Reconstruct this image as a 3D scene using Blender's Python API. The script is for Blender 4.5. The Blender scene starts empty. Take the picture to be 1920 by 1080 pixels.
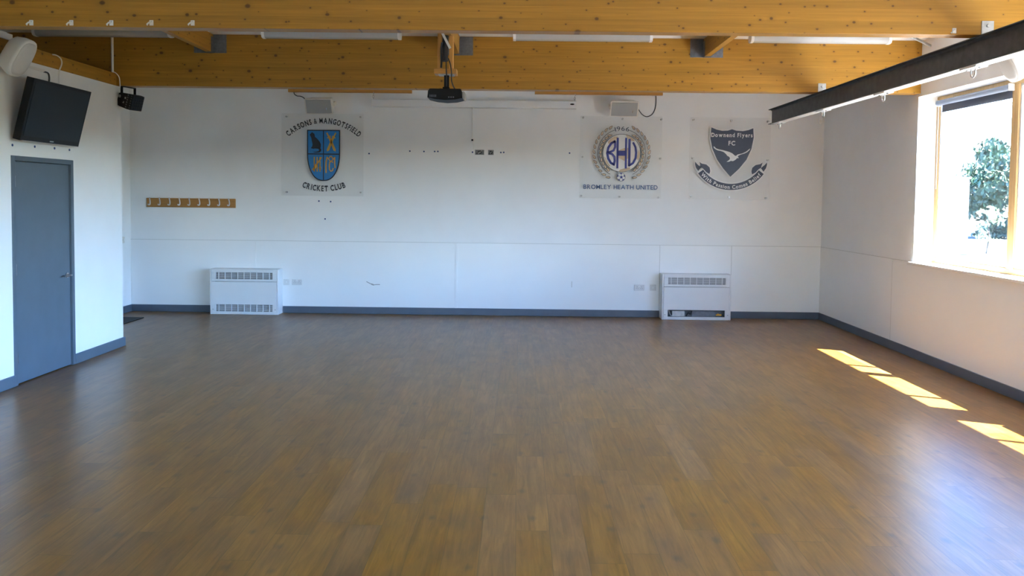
import bpy, bmesh, math, random
from mathutils import Vector, Matrix, Euler
random.seed(7)
R = math.radians
SC = bpy.context.scene
COL = SC.collection

# ------------------------------------------------------------------ camera
F_PX, CY_PX = 1508.78, 435.12
TH, PS, RO, CAM_H = 0.0431, -0.0089, 0.0109, 1.7539
dv = Vector((math.sin(PS)*math.cos(TH), math.cos(PS)*math.cos(TH), -math.sin(TH)))
r0 = Vector((math.cos(PS), -math.sin(PS), 0))
u0 = Vector((math.sin(PS)*math.sin(TH), math.cos(PS)*math.sin(TH), math.cos(TH)))
rv = r0*math.cos(RO) + u0*math.sin(RO)
uv = -r0*math.sin(RO) + u0*math.cos(RO)
cam_d = bpy.data.cameras.new('camera')
cam = bpy.data.objects.new('camera', cam_d); COL.objects.link(cam)
cam.matrix_world = Matrix(((rv.x, uv.x, -dv.x, 0), (rv.y, uv.y, -dv.y, 0), (rv.z, uv.z, -dv.z, CAM_H), (0, 0, 0, 1)))
cam_d.sensor_width = 36; cam_d.lens = F_PX/1920*36
cam_d.shift_y = (CY_PX-540)/1920
cam_d.clip_start = 0.05; cam_d.clip_end = 500
SC.camera = cam

# ------------------------------------------------------------------ sky, sun, exposure
SKY_STRENGTH, SUN_STRENGTH, EXPOSURE = 2.85, 145.0, 1.30
SUN_TRAVEL = Vector((-1.0, 0.45, -1.77))
w = bpy.data.worlds.new('sky'); SC.world = w; w.use_nodes = True
nt = w.node_tree; nt.nodes.clear()
sky = nt.nodes.new('ShaderNodeTexSky'); sky.sky_type = 'NISHITA'
sky.sun_disc = False; sky.sun_elevation = R(58); sky.sun_rotation = R(114)
sky.air_density = 1.0; sky.dust_density = 0.6; sky.ozone_density = 5.0
bg = nt.nodes.new('ShaderNodeBackground'); bg.inputs['Strength'].default_value = SKY_STRENGTH
wo = nt.nodes.new('ShaderNodeOutputWorld')
hs = nt.nodes.new('ShaderNodeHueSaturation'); hs.inputs['Saturation'].default_value = 1.25
nt.links.new(sky.outputs[0], hs.inputs['Color']); 
tint = nt.nodes.new('ShaderNodeMix'); tint.data_type = 'RGBA'; tint.blend_type = 'MULTIPLY'; tint.inputs[0].default_value = 1
tint.inputs[7].default_value = (0.98, 0.955, 1.07, 1)
nt.links.new(hs.outputs[0], tint.inputs[6]); nt.links.new(tint.outputs[2], bg.inputs[0]); nt.links.new(bg.outputs[0], wo.inputs[0])
sun_d = bpy.data.lights.new('sun', 'SUN'); sun_d.energy = SUN_STRENGTH; sun_d.angle = R(0.53)
sun_d.color = (1.0, 0.985, 0.96)
sun = bpy.data.objects.new('sun', sun_d); COL.objects.link(sun)
sun.location = (14, -3, 18); sun.rotation_euler = SUN_TRAVEL.to_track_quat('-Z', 'Y').to_euler()

# room measures (metres)
D, XR, XL, XP, YE = 11.8865, 4.4503, -5.7664, -4.5374, 9.15
YF, ZC, ZB = -2.5, 3.54, 2.958
YB, YN, BT = 9.05, 5.88, 0.15
SILL, HEAD, WZ = 1.062, 2.925, 1.07
OPENINGS = [(6.27, 9.10), (3.20, 6.03), (0.13, 2.96)]
FRONT = (-3.3, 0.0, 0.90, 2.20)              # unseen window added behind the camera to fill the room with light

for y0, y1 in OPENINGS:                     # daylight through the windows: portals that only guide the sky sampling
    pd = bpy.data.lights.new('window_daylight', 'AREA'); pd.shape = 'RECTANGLE'
    pd.size = y1-y0; pd.size_y = HEAD-SILL; pd.cycles.is_portal = True
    po = bpy.data.objects.new('window_daylight', pd); COL.objects.link(po)
    po.location = (4.74, (y0+y1)/2, (HEAD+SILL)/2)
    po.rotation_euler = Matrix(((0, 0, 1), (1, 0, 0), (0, 1, 0))).to_euler()

pd = bpy.data.lights.new('fill_window_daylight', 'AREA'); pd.shape = 'RECTANGLE'  # sampling portal for the added window behind the camera
pd.size = FRONT[1]-FRONT[0]; pd.size_y = FRONT[3]-FRONT[2]; pd.cycles.is_portal = True
po = bpy.data.objects.new('fill_window_daylight', pd); COL.objects.link(po)
po.location = ((FRONT[0]+FRONT[1])/2, YF-.31, (FRONT[2]+FRONT[3])/2); po.rotation_euler = (R(90), 0, R(180))

vs = SC.view_settings
vs.view_transform = 'Standard'; vs.look = 'None'; vs.gamma = 1; vs.use_curve_mapping = False
vs.exposure = EXPOSURE
cy = SC.cycles
cy.max_bounces = 14; cy.diffuse_bounces = 9; cy.glossy_bounces = 5; cy.transparent_max_bounces = 12
cy.sample_clamp_indirect = 6.0; cy.caustics_reflective = False; cy.caustics_refractive = False
cy.use_denoising = True

# ------------------------------------------------------------------ mesh helpers
class MB:
    def __init__(s): s.bm = bmesh.new()
    def poly(s, pts):
        vs_ = [s.bm.verts.new(p) for p in pts]
        try: return s.bm.faces.new(vs_)
        except ValueError: return None
    def box(s, x0, x1, y0, y1, z0, z1, m=None):
        c = [(x, y, z) for x in (x0, x1) for y in (y0, y1) for z in (z0, z1)]
        if m is not None: c = [m @ Vector(p) for p in c]
        v = [s.bm.verts.new(p) for p in c]
        for f in ((0, 1, 3, 2), (4, 6, 7, 5), (0, 4, 5, 1), (2, 3, 7, 6), (0, 2, 6, 4), (1, 5, 7, 3)):
            s.bm.faces.new([v[i] for i in f])
        return s
    def prism(s, pts, a, b, ax='y', m=None):
        """2-D outline extruded between a and b along axis ax (outline in the other two axes)."""
        def P(p, t):
            q = {'y': (p[0], t, p[1]), 'x': (t, p[0], p[1]), 'z': (p[0], p[1], t)}[ax]
            return m @ Vector(q) if m is not None else q
        A = [s.bm.verts.new(P(p, a)) for p in pts]; B = [s.bm.verts.new(P(p, b)) for p in pts]
        s.bm.faces.new(A); s.bm.faces.new(list(reversed(B)))
        n = len(pts)
        for i in range(n):
            j = (i+1) % n
            s.bm.faces.new((A[i], B[i], B[j], A[j]))
        return s
    def loft(s, rings, cap=True):
        V = [[s.bm.verts.new(p) for p in r] for r in rings]
        n = len(V[0])
        for a, b in zip(V, V[1:]):
            for i in range(n):
                j = (i+1) % n
                s.bm.faces.new((a[i], a[j], b[j], b[i]))
        if cap:
            s.bm.faces.new(list(reversed(V[0]))); s.bm.faces.new(V[-1])
        return s
    def tube(s, path, r, n=8, cap=True):
        path = [Vector(p) for p in path]
        rings = []; up = None
        for i, p in enumerate(path):
            t = (path[min(i+1, len(path)-1)] - path[max(i-1, 0)]).normalized()
            if up is None:
                up = t.orthogonal().normalized()
            up = (up - t*up.dot(t)).normalized()
            sd = t.cross(up)
            rr = r[i] if isinstance(r, (list, tuple)) else r
            rings.append([p + (up*math.cos(2*math.pi*k/n) + sd*math.sin(2*math.pi*k/n))*rr for k in range(n)])
        return s.loft(rings, cap)
    def cyl(s, p0, p1, r, n=20): return s.tube([p0, p1], r, n)
    def build(s, name, mat, parent=None, loc=(0, 0, 0), rot=(0, 0, 0), bevel=0, label=None, smooth=35):
        bmesh.ops.recalc_face_normals(s.bm, faces=s.bm.faces[:])
        me = bpy.data.meshes.new(name); s.bm.to_mesh(me); s.bm.free()
        me.polygons.foreach_set('use_smooth', [True]*len(me.polygons))
        me.set_sharp_from_angle(angle=R(smooth))
        me.materials.append(mat)
        o = bpy.data.objects.new(name, me); COL.objects.link(o)
        o.parent = parent; o.location = loc; o.rotation_euler = rot
        if bevel:
            b = o.modifiers.new('soft_edges', 'BEVEL'); b.width = bevel; b.segments = 2; b.limit_method = 'ANGLE'
        if label: o['label'] = label
        return o

def tag(o, label, cat, group=None):
    o['label'] = label; o['category'] = cat; o['kind'] = 'thing'
    if group: o['group'] = group
    return o
def thing(name, label, cat, loc=(0, 0, 0), rot=(0, 0, 0), group=None):
    o = bpy.data.objects.new(name, None); o.empty_display_size = 0.1; COL.objects.link(o)
    o.location = loc; o.rotation_euler = rot
    return tag(o, label, cat, group)
def struct(o): o['kind'] = 'structure'; return o
def dup(root, loc=None, rot=None, label=None, group=None):
    r = root.copy(); COL.objects.link(r)
    if loc is not None: r.location = loc
    if rot is not None: r.rotation_euler = rot
    if label: r['label'] = label
    if group: r['group'] = group
    for ch in list(root.children):
        c = ch.copy(); COL.objects.link(c); c.parent = r
        for g in list(ch.children):
            e = g.copy(); COL.objects.link(e); e.parent = c
    return r
def smooth_path(pts, k=6):
    P = [Vector(p) for p in pts]; P = [P[0]*2-P[1]] + P + [P[-1]*2-P[-2]]
    out = []
    for i in range(1, len(P)-2):
        for t in range(k):
            t /= k; a, b, c, d = P[i-1:i+3]
            out.append(0.5*((2*b)+(c-a)*t+(2*a-5*b+4*c-d)*t*t+(3*b-a-3*c+d)*t**3))
    out.append(P[-2]); return out
def circ(cx, cz, r, n=24, a0=0): return [(cx+r*math.cos(a0+2*math.pi*i/n), cz+r*math.sin(a0+2*math.pi*i/n)) for i in range(n)]
def rrect(x0, x1, z0, z1, r, n=5):
    out = []
    for cx, cz, a in ((x1-r, z1-r, 0), (x0+r, z1-r, 90), (x0+r, z0+r, 180), (x1-r, z0+r, 270)):
        for i in range(n+1):
            t = R(a+90*i/n); out.append((cx+r*math.cos(t), cz+r*math.sin(t)))
    return out
def stroke(pts, wd, closed=False):
    """outline polygon of a stroked 2-D line"""
    P = [Vector(p) for p in pts]; L, Rr = [], []
    for i, p in enumerate(P):
        a = P[i-1] if i else p; b = P[i+1] if i < len(P)-1 else p
        t = (b-a).normalized(); n = Vector((-t.y, t.x))*wd/2
        L.append(tuple(p+n)); Rr.append(tuple(p-n))
    return L + Rr[::-1]

# ------------------------------------------------------------------ materials
def new_mat(name):
    m = bpy.data.materials.new(name); m.use_nodes = True
    t = m.node_tree; return m, t, t.nodes['Principled BSDF']
def N(t, kind, **kw):
    n = t.nodes.new(kind)
    for k, v in kw.items():
        if k in n.inputs: n.inputs[k].default_value = v
        else: setattr(n, k, v)
    return n
def math_(t, op, a, b=None, c=None):
    n = t.nodes.new('ShaderNodeMath'); n.operation = op
    for i, v in enumerate((a, b, c)):
        if v is None: continue
        if isinstance(v, (int, float)): n.inputs[i].default_value = v
        else: t.links.new(v, n.inputs[i])
    return n.outputs[0]
def ramp(t, fac, stops):
    n = t.nodes.new('ShaderNodeValToRGB'); e = n.color_ramp.elements
    while len(e) < len(stops): e.new(0.5)
    for el, (p, c) in zip(e, stops): el.position = p; el.color = (*c, 1) if len(c) == 3 else c
    t.links.new(fac, n.inputs[0]); return n.outputs[0]
def mix(t, fac, a, b, mode='MIX'):
    n = t.nodes.new('ShaderNodeMix'); n.data_type = 'RGBA'; n.blend_type = mode
    for i, v in ((0, fac), (6, a), (7, b)):
        if isinstance(v, (int, float)): n.inputs[i].default_value = v
        elif isinstance(v, tuple): n.inputs[i].default_value = (*v, 1)
        else: t.links.new(v, n.inputs[i])
    return n.outputs[2]
def plain(name, col, rough=0.5, metal=0.0, spec=0.5, var=0.04, scale=40, bump=0.0):
    m, t, b = new_mat(name)
    tc = N(t, 'ShaderNodeTexCoord'); no = N(t, 'ShaderNodeTexNoise', Scale=scale, Detail=3.0)
    t.links.new(tc.outputs['Object'], no.inputs['Vector'])
    lo = tuple(c*(1-var) for c in col); hi = tuple(min(1, c*(1+var)) for c in col)
    t.links.new(ramp(t, no.outputs[0], [(0.3, lo), (0.7, hi)]), b.inputs['Base Color'])
    b.inputs['Roughness'].default_value = rough; b.inputs['Metallic'].default_value = metal
    b.inputs['Specular IOR Level'].default_value = spec
    if bump:
        bn = N(t, 'ShaderNodeBump', Strength=bump, Distance=0.003)
        t.links.new(no.outputs[0], bn.inputs['Height']); t.links.new(bn.outputs[0], b.inputs['Normal'])
    return m
def wood(name, base, dark, axis='x', knots=True, lam=0.045, rough=0.42):
    """varnished pine: grain along axis, knots, glued laminations"""
    m, t, b = new_mat(name)
    tc = N(t, 'ShaderNodeTexCoord'); sp = N(t, 'ShaderNodeSeparateXYZ'); t.links.new(tc.outputs['Object'], sp.inputs[0])
    X, Y, Z = sp.outputs
    L, A, B = {'x': (X, Z, Y), 'y': (Y, Z, X), 'z': (Z, X, Y)}[axis]
    li = math_(t, 'FLOOR', math_(t, 'DIVIDE', A, lam))
    cmb = N(t, 'ShaderNodeCombineXYZ')
    t.links.new(math_(t, 'ADD', math_(t, 'MULTIPLY', L, 0.9), math_(t, 'MULTIPLY', li, 3.7)), cmb.inputs[0])
    t.links.new(math_(t, 'MULTIPLY', A, 26), cmb.inputs[1]); t.links.new(math_(t, 'MULTIPLY', B, 26), cmb.inputs[2])
    g = N(t, 'ShaderNodeTexNoise', Scale=1.6, Detail=5.0, Roughness=0.6, Distortion=0.5); t.links.new(cmb.outputs[0], g.inputs['Vector'])
    wn = N(t, 'ShaderNodeTexWhiteNoise', noise_dimensions='1D'); t.links.new(li, wn.inputs['W'])
    col = mix(t, ramp(t, g.outputs[0], [(0.3, (0, 0, 0)), (0.75, (1, 1, 1))]), tuple(c*0.80 for c in base), tuple(min(1, c*1.12) for c in base))
    tone = math_(t, 'ADD', math_(t, 'MULTIPLY', wn.outputs['Value'], 0.16), 0.92)
    hv = N(t, 'ShaderNodeHueSaturation'); t.links.new(col, hv.inputs['Color']); t.links.new(tone, hv.inputs['Value'])
    col = hv.outputs[0]
    fr = math_(t, 'FRACT', math_(t, 'DIVIDE', A, lam))
    line = math_(t, 'LESS_THAN', fr, 0.04)
    col = mix(t, math_(t, 'MULTIPLY', line, 0.25), col, tuple(c*0.5 for c in base))
    if knots:
        for sc_, thr, keep, seed in ((5.2, 0.105, 0.62, 0.0), (8.5, 0.095, 0.6, 7.3)):
            kc = N(t, 'ShaderNodeCombineXYZ')
            t.links.new(math_(t, 'ADD', math_(t, 'MULTIPLY', L, sc_*0.75), seed), kc.inputs[0]); t.links.new(math_(t, 'MULTIPLY', A, sc_), kc.inputs[1])
            vo = N(t, 'ShaderNodeTexVoronoi', voronoi_dimensions='2D', feature='F1', Scale=1.0); t.links.new(kc.outputs[0], vo.inputs['Vector'])
            s3 = N(t, 'ShaderNodeSeparateColor'); t.links.new(vo.outputs['Color'], s3.inputs[0])
            size = math_(t, 'MULTIPLY', math_(t, 'ADD', math_(t, 'MULTIPLY', s3.outputs[1], 0.7), 0.3), thr)
            wob = math_(t, 'ADD', vo.outputs['Distance'], math_(t, 'MULTIPLY', math_(t, 'SUBTRACT', g.outputs[0], 0.5), 0.05))
            k = math_(t, 'MULTIPLY', math_(t, 'SUBTRACT', 1.0, math_(t, 'DIVIDE', wob, size)), 2.2)
            k = math_(t, 'MINIMUM', math_(t, 'MAXIMUM', k, 0.0), 1.0)
            k = math_(t, 'MULTIPLY', k, math_(t, 'LESS_THAN', s3.outputs[0], keep))
            halo = math_(t, 'MULTIPLY', math_(t, 'SUBTRACT', 1.0, math_(t, 'DIVIDE', wob, math_(t, 'MULTIPLY', size, 2.6))), 0.5)
            halo = math_(t, 'MULTIPLY', math_(t, 'MAXIMUM', halo, 0.0), math_(t, 'LESS_THAN', s3.outputs[0], keep))
            col = mix(t, halo, col, tuple(c*0.62 for c in base)); col = mix(t, math_(t, 'MULTIPLY', k, 0.85), col, dark)
    t.links.new(col, b.inputs['Base Color'])
    b.inputs['Roughness'].default_value = rough; b.inputs['Specular IOR Level'].default_value = 0.3
    return m
PINE, KNOT = (0.40, 0.198, 0.027), (0.10, 0.045, 0.018)
M = {}
M['glulam'] = wood('orange_glulam_pine', PINE, KNOT, 'x')
M['pine_y'] = wood('orange_pine_lengthwise', PINE, KNOT, 'y', lam=0.11)
M['pine_z'] = wood('pine_upright', (0.60, 0.30, 0.08), KNOT, 'z', knots=False, lam=0.2)
M['pine_x'] = wood('pine_board', (0.56, 0.27, 0.065), KNOT, 'x', knots=False, lam=0.2)
M['pine_frame'] = wood('pale_window_timber', (0.64, 0.42, 0.19), KNOT, 'z', knots=False, lam=0.3)
M['rack_wood'] = wood('rack_timber', (0.42, 0.21, 0.06), KNOT, 'x', knots=False, lam=0.3)
M['wall'] = plain('white_wall_paint', (0.85, 0.855, 0.855), 0.75, spec=0.25, var=0.015, scale=3.0)
M['wainscot'] = plain('white_wall_cladding', (0.85, 0.855, 0.855), 0.33, spec=0.4, var=0.012, scale=2.0)
M['joint_shade'] = plain('grey_joint_shade', (0.62, 0.62, 0.61), 0.7)  # grey that paints in the shade at the sheet joints
M['ceiling'] = plain('white_ceiling_board', (0.82, 0.81, 0.79), 0.85, spec=0.2, var=0.01, scale=2.0)
M['greyblue'] = plain('grey_blue_gloss_paint', (0.098, 0.135, 0.172), 0.42, var=0.05, scale=5)
M['greyblue_dark'] = plain('grey_blue_frame_paint', (0.092, 0.126, 0.160), 0.42, var=0.05, scale=8)
M['skirt'] = plain('slate_skirting_paint', (0.085, 0.105, 0.135), 0.45, var=0.08, scale=5)
M['white_plastic'] = plain('white_plastic', (0.78, 0.77, 0.74), 0.4, var=0.01)
M['cream_plastic'] = plain('cream_plastic', (0.74, 0.70, 0.64), 0.45, var=0.02)
M['white_metal'] = plain('white_enamel', (0.76, 0.765, 0.765), 0.35, var=0.015, scale=6)
M['socket_grey'] = plain('grey_white_socket_plastic', (0.66, 0.66, 0.66), 0.4, var=0.01)
M['hook_metal'] = plain('dull_hook_metal', (0.55, 0.55, 0.57), 0.4, metal=0.3)
M['grille_grey'] = plain('grey_speaker_mesh', (0.36, 0.36, 0.35), 0.6, var=0.12, scale=500)
M['grille_white'] = plain('white_speaker_mesh', (0.62, 0.61, 0.59), 0.6, var=0.10, scale=400)
M['vent_dark'] = plain('vent_shadow_metal', (0.13, 0.14, 0.15), 0.6, var=0.1)
M['black'] = plain('black_plastic', (0.009, 0.009, 0.010), 0.5, spec=0.2, var=0.1)
M['black_cable'] = plain('black_cable_rubber', (0.015, 0.015, 0.016), 0.55)
M['screen'] = plain('dark_tv_glass', (0.007, 0.010, 0.013), 0.32, spec=0.18, var=0.03, scale=5)
M['steel_black'] = plain('charcoal_painted_steel', (0.055, 0.055, 0.057), 0.5, var=0.35, scale=14, spec=0.35)
M['galv'] = plain('galvanised_steel', (0.45, 0.45, 0.44), 0.4, metal=0.8, var=0.15, scale=20)
M['hanger'] = plain('dull_grey_steel', (0.16, 0.17, 0.19), 0.45, metal=0.5, var=0.15, scale=30)
M['chrome'] = plain('brushed_chrome', (0.62, 0.62, 0.63), 0.25, metal=1.0, var=0.03)
M['strip_paint'] = plain('pale_galvanised_strip', (0.80, 0.80, 0.80), 0.42, metal=0.15, var=0.06, scale=10)
M['blue_dot'] = plain('blue_plug_plastic', (0.02, 0.06, 0.20), 0.5)
M['navy'] = plain('navy_vinyl', (0.020, 0.030, 0.065), 0.45, var=0.03)
M['ink'] = plain('dark_ink_vinyl', (0.012, 0.014, 0.024), 0.45, var=0.03)
M['shield_blue'] = plain('blue_vinyl', (0.014, 0.19, 0.50), 0.4, var=0.03)
M['gold'] = plain('gold_vinyl', (0.66, 0.36, 0.05), 0.45, var=0.04)
M['bhu_blue'] = plain('royal_blue_vinyl', (0.035, 0.045, 0.26), 0.45, var=0.03)
M['steel_blue'] = plain('mid_blue_vinyl', (0.045, 0.10, 0.24), 0.45, var=0.03)
M['tan'] = plain('tan_vinyl', (0.62, 0.48, 0.33), 0.5, var=0.03)
M['white_vinyl'] = plain('white_vinyl', (0.82, 0.82, 0.82), 0.45, var=0.01)
M['mat_fibre'] = plain('charcoal_mat_fibre', (0.02, 0.02, 0.022), 0.95, var=0.4, scale=200)
M['brass'] = plain('brass', (0.6, 0.33, 0.06), 0.35, metal=0.9)
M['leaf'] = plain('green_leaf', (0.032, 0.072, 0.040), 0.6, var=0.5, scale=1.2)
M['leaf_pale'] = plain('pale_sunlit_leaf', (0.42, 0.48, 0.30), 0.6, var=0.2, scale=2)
M['bark'] = plain('bark', (0.10, 0.07, 0.05), 0.9, var=0.2)
M['lawn'] = plain('mown_grass', (0.036, 0.038, 0.030), 0.95, var=0.12, scale=0.6)
M['bounce_paving'] = plain('pale_bounce_paving', (0.24, 0.237, 0.235), 0.9, var=0.05, scale=2)
M['render'] = plain('white_render', (0.82, 0.82, 0.80), 0.8, var=0.02)
M['blind_cloth'] = plain('grey_blind_cloth', (0.13, 0.15, 0.19), 0.8, var=0.04, scale=200)
M['blind_tube'] = plain('pale_blue_grey_blind_roll', (0.24, 0.28, 0.36), 0.7, var=0.04, scale=200)

def floor_mat():
    m, t, b = new_mat('oak_effect_vinyl_planks')
    tc = N(t, 'ShaderNodeTexCoord'); sp = N(t, 'ShaderNodeSeparateXYZ'); t.links.new(tc.outputs['Object'], sp.inputs[0])
    X, Y, Z = sp.outputs
    PW, PL = 0.178, 1.22
    xs = math_(t, 'DIVIDE', X, PW); row = math_(t, 'FLOOR', xs)
    wn = N(t, 'ShaderNodeTexWhiteNoise', noise_dimensions='1D'); t.links.new(row, wn.inputs['W'])
    ys = math_(t, 'ADD', math_(t, 'DIVIDE', Y, PL), math_(t, 'MULTIPLY', wn.outputs['Value'], 1.0)); cl = math_(t, 'FLOOR', ys)
    idv = N(t, 'ShaderNodeCombineXYZ'); t.links.new(row, idv.inputs[0]); t.links.new(cl, idv.inputs[1])
    w2 = N(t, 'ShaderNodeTexWhiteNoise', noise_dimensions='2D'); t.links.new(idv.outputs[0], w2.inputs['Vector'])
    sc = N(t, 'ShaderNodeSeparateColor'); t.links.new(w2.outputs['Color'], sc.inputs[0])
    r1, r2, r3 = sc.outputs
    gv = N(t, 'ShaderNodeCombineXYZ')
    t.links.new(math_(t, 'ADD', math_(t, 'MULTIPLY', X, 30), math_(t, 'MULTIPLY', r1, 50)), gv.inputs[0])
    t.links.new(math_(t, 'ADD', math_(t, 'MULTIPLY', Y, 2.2), math_(t, 'MULTIPLY', r2, 30)), gv.inputs[1])
    g = N(t, 'ShaderNodeTexNoise', Scale=1.0, Detail=6.0, Roughness=0.65, Distortion=0.8); t.links.new(gv.outputs[0], g.inputs['Vector'])
    bv = N(t, 'ShaderNodeCombineXYZ')
    t.links.new(math_(t, 'ADD', math_(t, 'MULTIPLY', X, 5.5), math_(t, 'MULTIPLY', r2, 40)), bv.inputs[0])
    t.links.new(math_(t, 'ADD', math_(t, 'MULTIPLY', Y, 2.4), math_(t, 'MULTIPLY', r3, 40)), bv.inputs[1])
    bl = N(t, 'ShaderNodeTexNoise', Scale=1.0, Detail=3.0, Roughness=0.55); t.links.new(bv.outputs[0], bl.inputs['Vector'])
    A, B_ = (0.126, 0.060, 0.016), (0.285, 0.144, 0.044)
    col = mix(t, ramp(t, g.outputs[0], [(0.28, (0, 0, 0)), (0.72, (1, 1, 1))]), A, B_)
    col = mix(t, ramp(t, bl.outputs[0], [(0.45, (0, 0, 0)), (0.75, (0.6, 0.6, 0.6))]), col, (0.095, 0.056, 0.028))
    hv = N(t, 'ShaderNodeHueSaturation'); t.links.new(col, hv.inputs['Color'])
    t.links.new(math_(t, 'ADD', math_(t, 'MULTIPLY', r1, 0.20), 0.88), hv.inputs['Value'])
    t.links.new(math_(t, 'ADD', math_(t, 'MULTIPLY', r3, 0.10), 1.02), hv.inputs['Saturation'])
    col = hv.outputs[0]
    kv = N(t, 'ShaderNodeCombineXYZ'); t.links.new(math_(t, 'MULTIPLY', X, 4.2), kv.inputs[0]); t.links.new(math_(t, 'MULTIPLY', Y, 2.6), kv.inputs[1])
    vo = N(t, 'ShaderNodeTexVoronoi', voronoi_dimensions='2D', feature='F1', Scale=1.0); t.links.new(kv.outputs[0], vo.inputs['Vector'])
    kd = math_(t, 'ADD', vo.outputs['Distance'], math_(t, 'MULTIPLY', math_(t, 'SUBTRACT', g.outputs[0], 0.5), 0.12))
    k = ramp(t, kd, [(0.02, (0.6, 0.6, 0.6)), (0.13, (0, 0, 0))])
    vs3 = N(t, 'ShaderNodeSeparateColor'); t.links.new(vo.outputs['Color'], vs3.inputs[0])
    k = math_(t, 'MULTIPLY', k, math_(t, 'LESS_THAN', vs3.outputs[0], 0.45))
    col = mix(t, k, col, (0.060, 0.040, 0.026))
    fx = math_(t, 'FRACT', xs); fy = math_(t, 'FRACT', ys)
    jx = math_(t, 'LESS_THAN', math_(t, 'ABSOLUTE', math_(t, 'SUBTRACT', fx, 0.5)), 0.492)
    jy = math_(t, 'LESS_THAN', math_(t, 'ABSOLUTE', math_(t, 'SUBTRACT', fy, 0.5)), 0.4985)
    j = math_(t, 'SUBTRACT', 1.0, math_(t, 'MULTIPLY', jx, jy))
    col = mix(t, math_(t, 'MULTIPLY', j, 0.55), col, (0.04, 0.026, 0.016))
    t.links.new(col, b.inputs['Base Color'])
    rg = math_(t, 'ADD', math_(t, 'MULTIPLY', bl.outputs[0], 0.06), 0.285)
    t.links.new(rg, b.inputs['Roughness']); b.inputs['Specular IOR Level'].default_value = 0.45
    return m
M['floor'] = floor_mat()

def clear_mat(name, tint, gloss, rough, body=0.0, bodycol=(0.8, 0.8, 0.8)):
    m = bpy.data.materials.new(name); m.use_nodes = True; t = m.node_tree; t.nodes.clear()
    tr = N(t, 'ShaderNodeBsdfTransparent'); tr.inputs[0].default_value = (*tint, 1)
    gl = N(t, 'ShaderNodeBsdfGlossy', Roughness=rough)
    di = N(t, 'ShaderNodeBsdfDiffuse'); di.inputs[0].default_value = (*bodycol, 1)
    fr = N(t, 'ShaderNodeFresnel', IOR=1.45)
    m0 = N(t, 'ShaderNodeMixShader'); m0.inputs[0].default_value = body
    m1 = N(t, 'ShaderNodeMixShader'); o = N(t, 'ShaderNodeOutputMaterial')
    t.links.new(tr.outputs[0], m0.inputs[1]); t.links.new(di.outputs[0], m0.inputs[2])
    t.links.new(math_(t, 'MULTIPLY', fr.outputs[0], gloss), m1.inputs[0])
    t.links.new(m0.outputs[0], m1.inputs[1]); t.links.new(gl.outputs[0], m1.inputs[2]); t.links.new(m1.outputs[0], o.inputs[0])
    return m
M['glass'] = clear_mat('window_glass', (0.95, 0.97, 0.96), 0.6, 0.01)
M['acrylic'] = clear_mat('frosted_acrylic', (0.994, 0.996, 0.996), 0.10, 0.25, 0.03, (0.95, 0.95, 0.95))
M['diffuser'] = clear_mat('ribbed_clear_diffuser', (0.95, 0.95, 0.95), 0.8, 0.2, 0.6, (0.74, 0.74, 0.72))

# ------------------------------------------------------------------ room shell
struct(MB().box(XL-.3, XR+.3, YF-.3, D+.3, -.2, 0).build('floor', M['floor']))
struct(MB().box(XL-.3, XR+.3, YF-.3, D+.3, ZC, ZC+.25).build('ceiling', M['ceiling']))
struct(MB().box(XL-.3, XR+.3, D, D+.3, 0, ZC).build('wall_back', M['wall']))
struct(MB().box(XL-.3, XL, YF, D, 0, ZC).build('wall_left', M['wall']))
a0, a1, b0, b1 = FRONT
struct(MB().box(XL-.3, a0, YF-.3, YF, 0, ZC).box(a1, XR+.3, YF-.3, YF, 0, ZC).box(a0, a1, YF-.3, YF, 0, b0).box(a0, a1, YF-.3, YF, b1, ZC).build('wall_front', M['wall']))
mb = MB(); X1 = XR+.3
mb.box(XR, X1, YF, D, 0, SILL-.02); mb.box(XR, X1, YF, D, HEAD, ZC)
edges = [D] + [e for o in OPENINGS for e in (o[1], o[0])] + [YF]
for a, b in zip(edges[0::2], edges[1::2]): mb.box(XR, X1, b, a, SILL-.02, HEAD)
struct(mb.build('wall_right', M['wall']))
DY0, DY1, DH = 7.1485, 8.138, 2.08
mb = MB(); PT = 0.12
mb.box(XP-PT, XP, YF, DY0+.01, 0, ZB-.002); mb.box(XP-PT, XP, DY0+.01, DY1-.01, DH-.01, ZB-.002); mb.box(XP-PT, XP, DY1-.01, YE, 0, ZB-.002)
mb.box(XL, XP-PT, YE-PT, YE, 0, ZB-.002)
struct(mb.build('wall_partition', M['wall']))
# wainscot sheets with seams and cover strips
seams = [XL, -3.919, -0.922, 2.081, 3.137, XR-.004]
mb = MB()
for a, b in zip(seams, seams[1:]): mb.box(a+.004, b-.004, D-.008, D, 0.09, WZ)
for x in (-3.919, -0.922): mb.box(x-.017, x+.017, D-.015, D-.003, 0.10, WZ)
t1_ = struct(mb.build('trim_1', M['wainscot'], bevel=.001))
mb = MB().box(XL, XR, D-.0095, D, WZ, WZ+.007)  # thin strips whose grey colour stands in for the shaded lip and seams
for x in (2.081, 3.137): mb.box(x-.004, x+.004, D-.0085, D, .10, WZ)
mb.build('joint_shade_line', M['joint_shade'], t1_)
mb = MB()
ys = [D-.005, 9.589, 6.6, 3.6, 0.6, YF]
for a, b in zip(ys, ys[1:]): mb.box(XR-.008, XR, b+.003, a-.003, 0.09, SILL-.022 if b < 9.2 else WZ)
t2_ = struct(mb.build('trim_2', M['wainscot'], bevel=.001))
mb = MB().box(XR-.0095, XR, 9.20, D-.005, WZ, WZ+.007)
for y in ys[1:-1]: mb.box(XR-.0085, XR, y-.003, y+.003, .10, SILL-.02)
mb.build('joint_shade_line', M['joint_shade'], t2_)
SH, ST = 0.103, 0.018
mb = MB()
for a, b in ((XL, -4.508), (-3.497, 2.083), (3.110, XR)): mb.box(a, b, D-ST, D, 0, SH)
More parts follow.
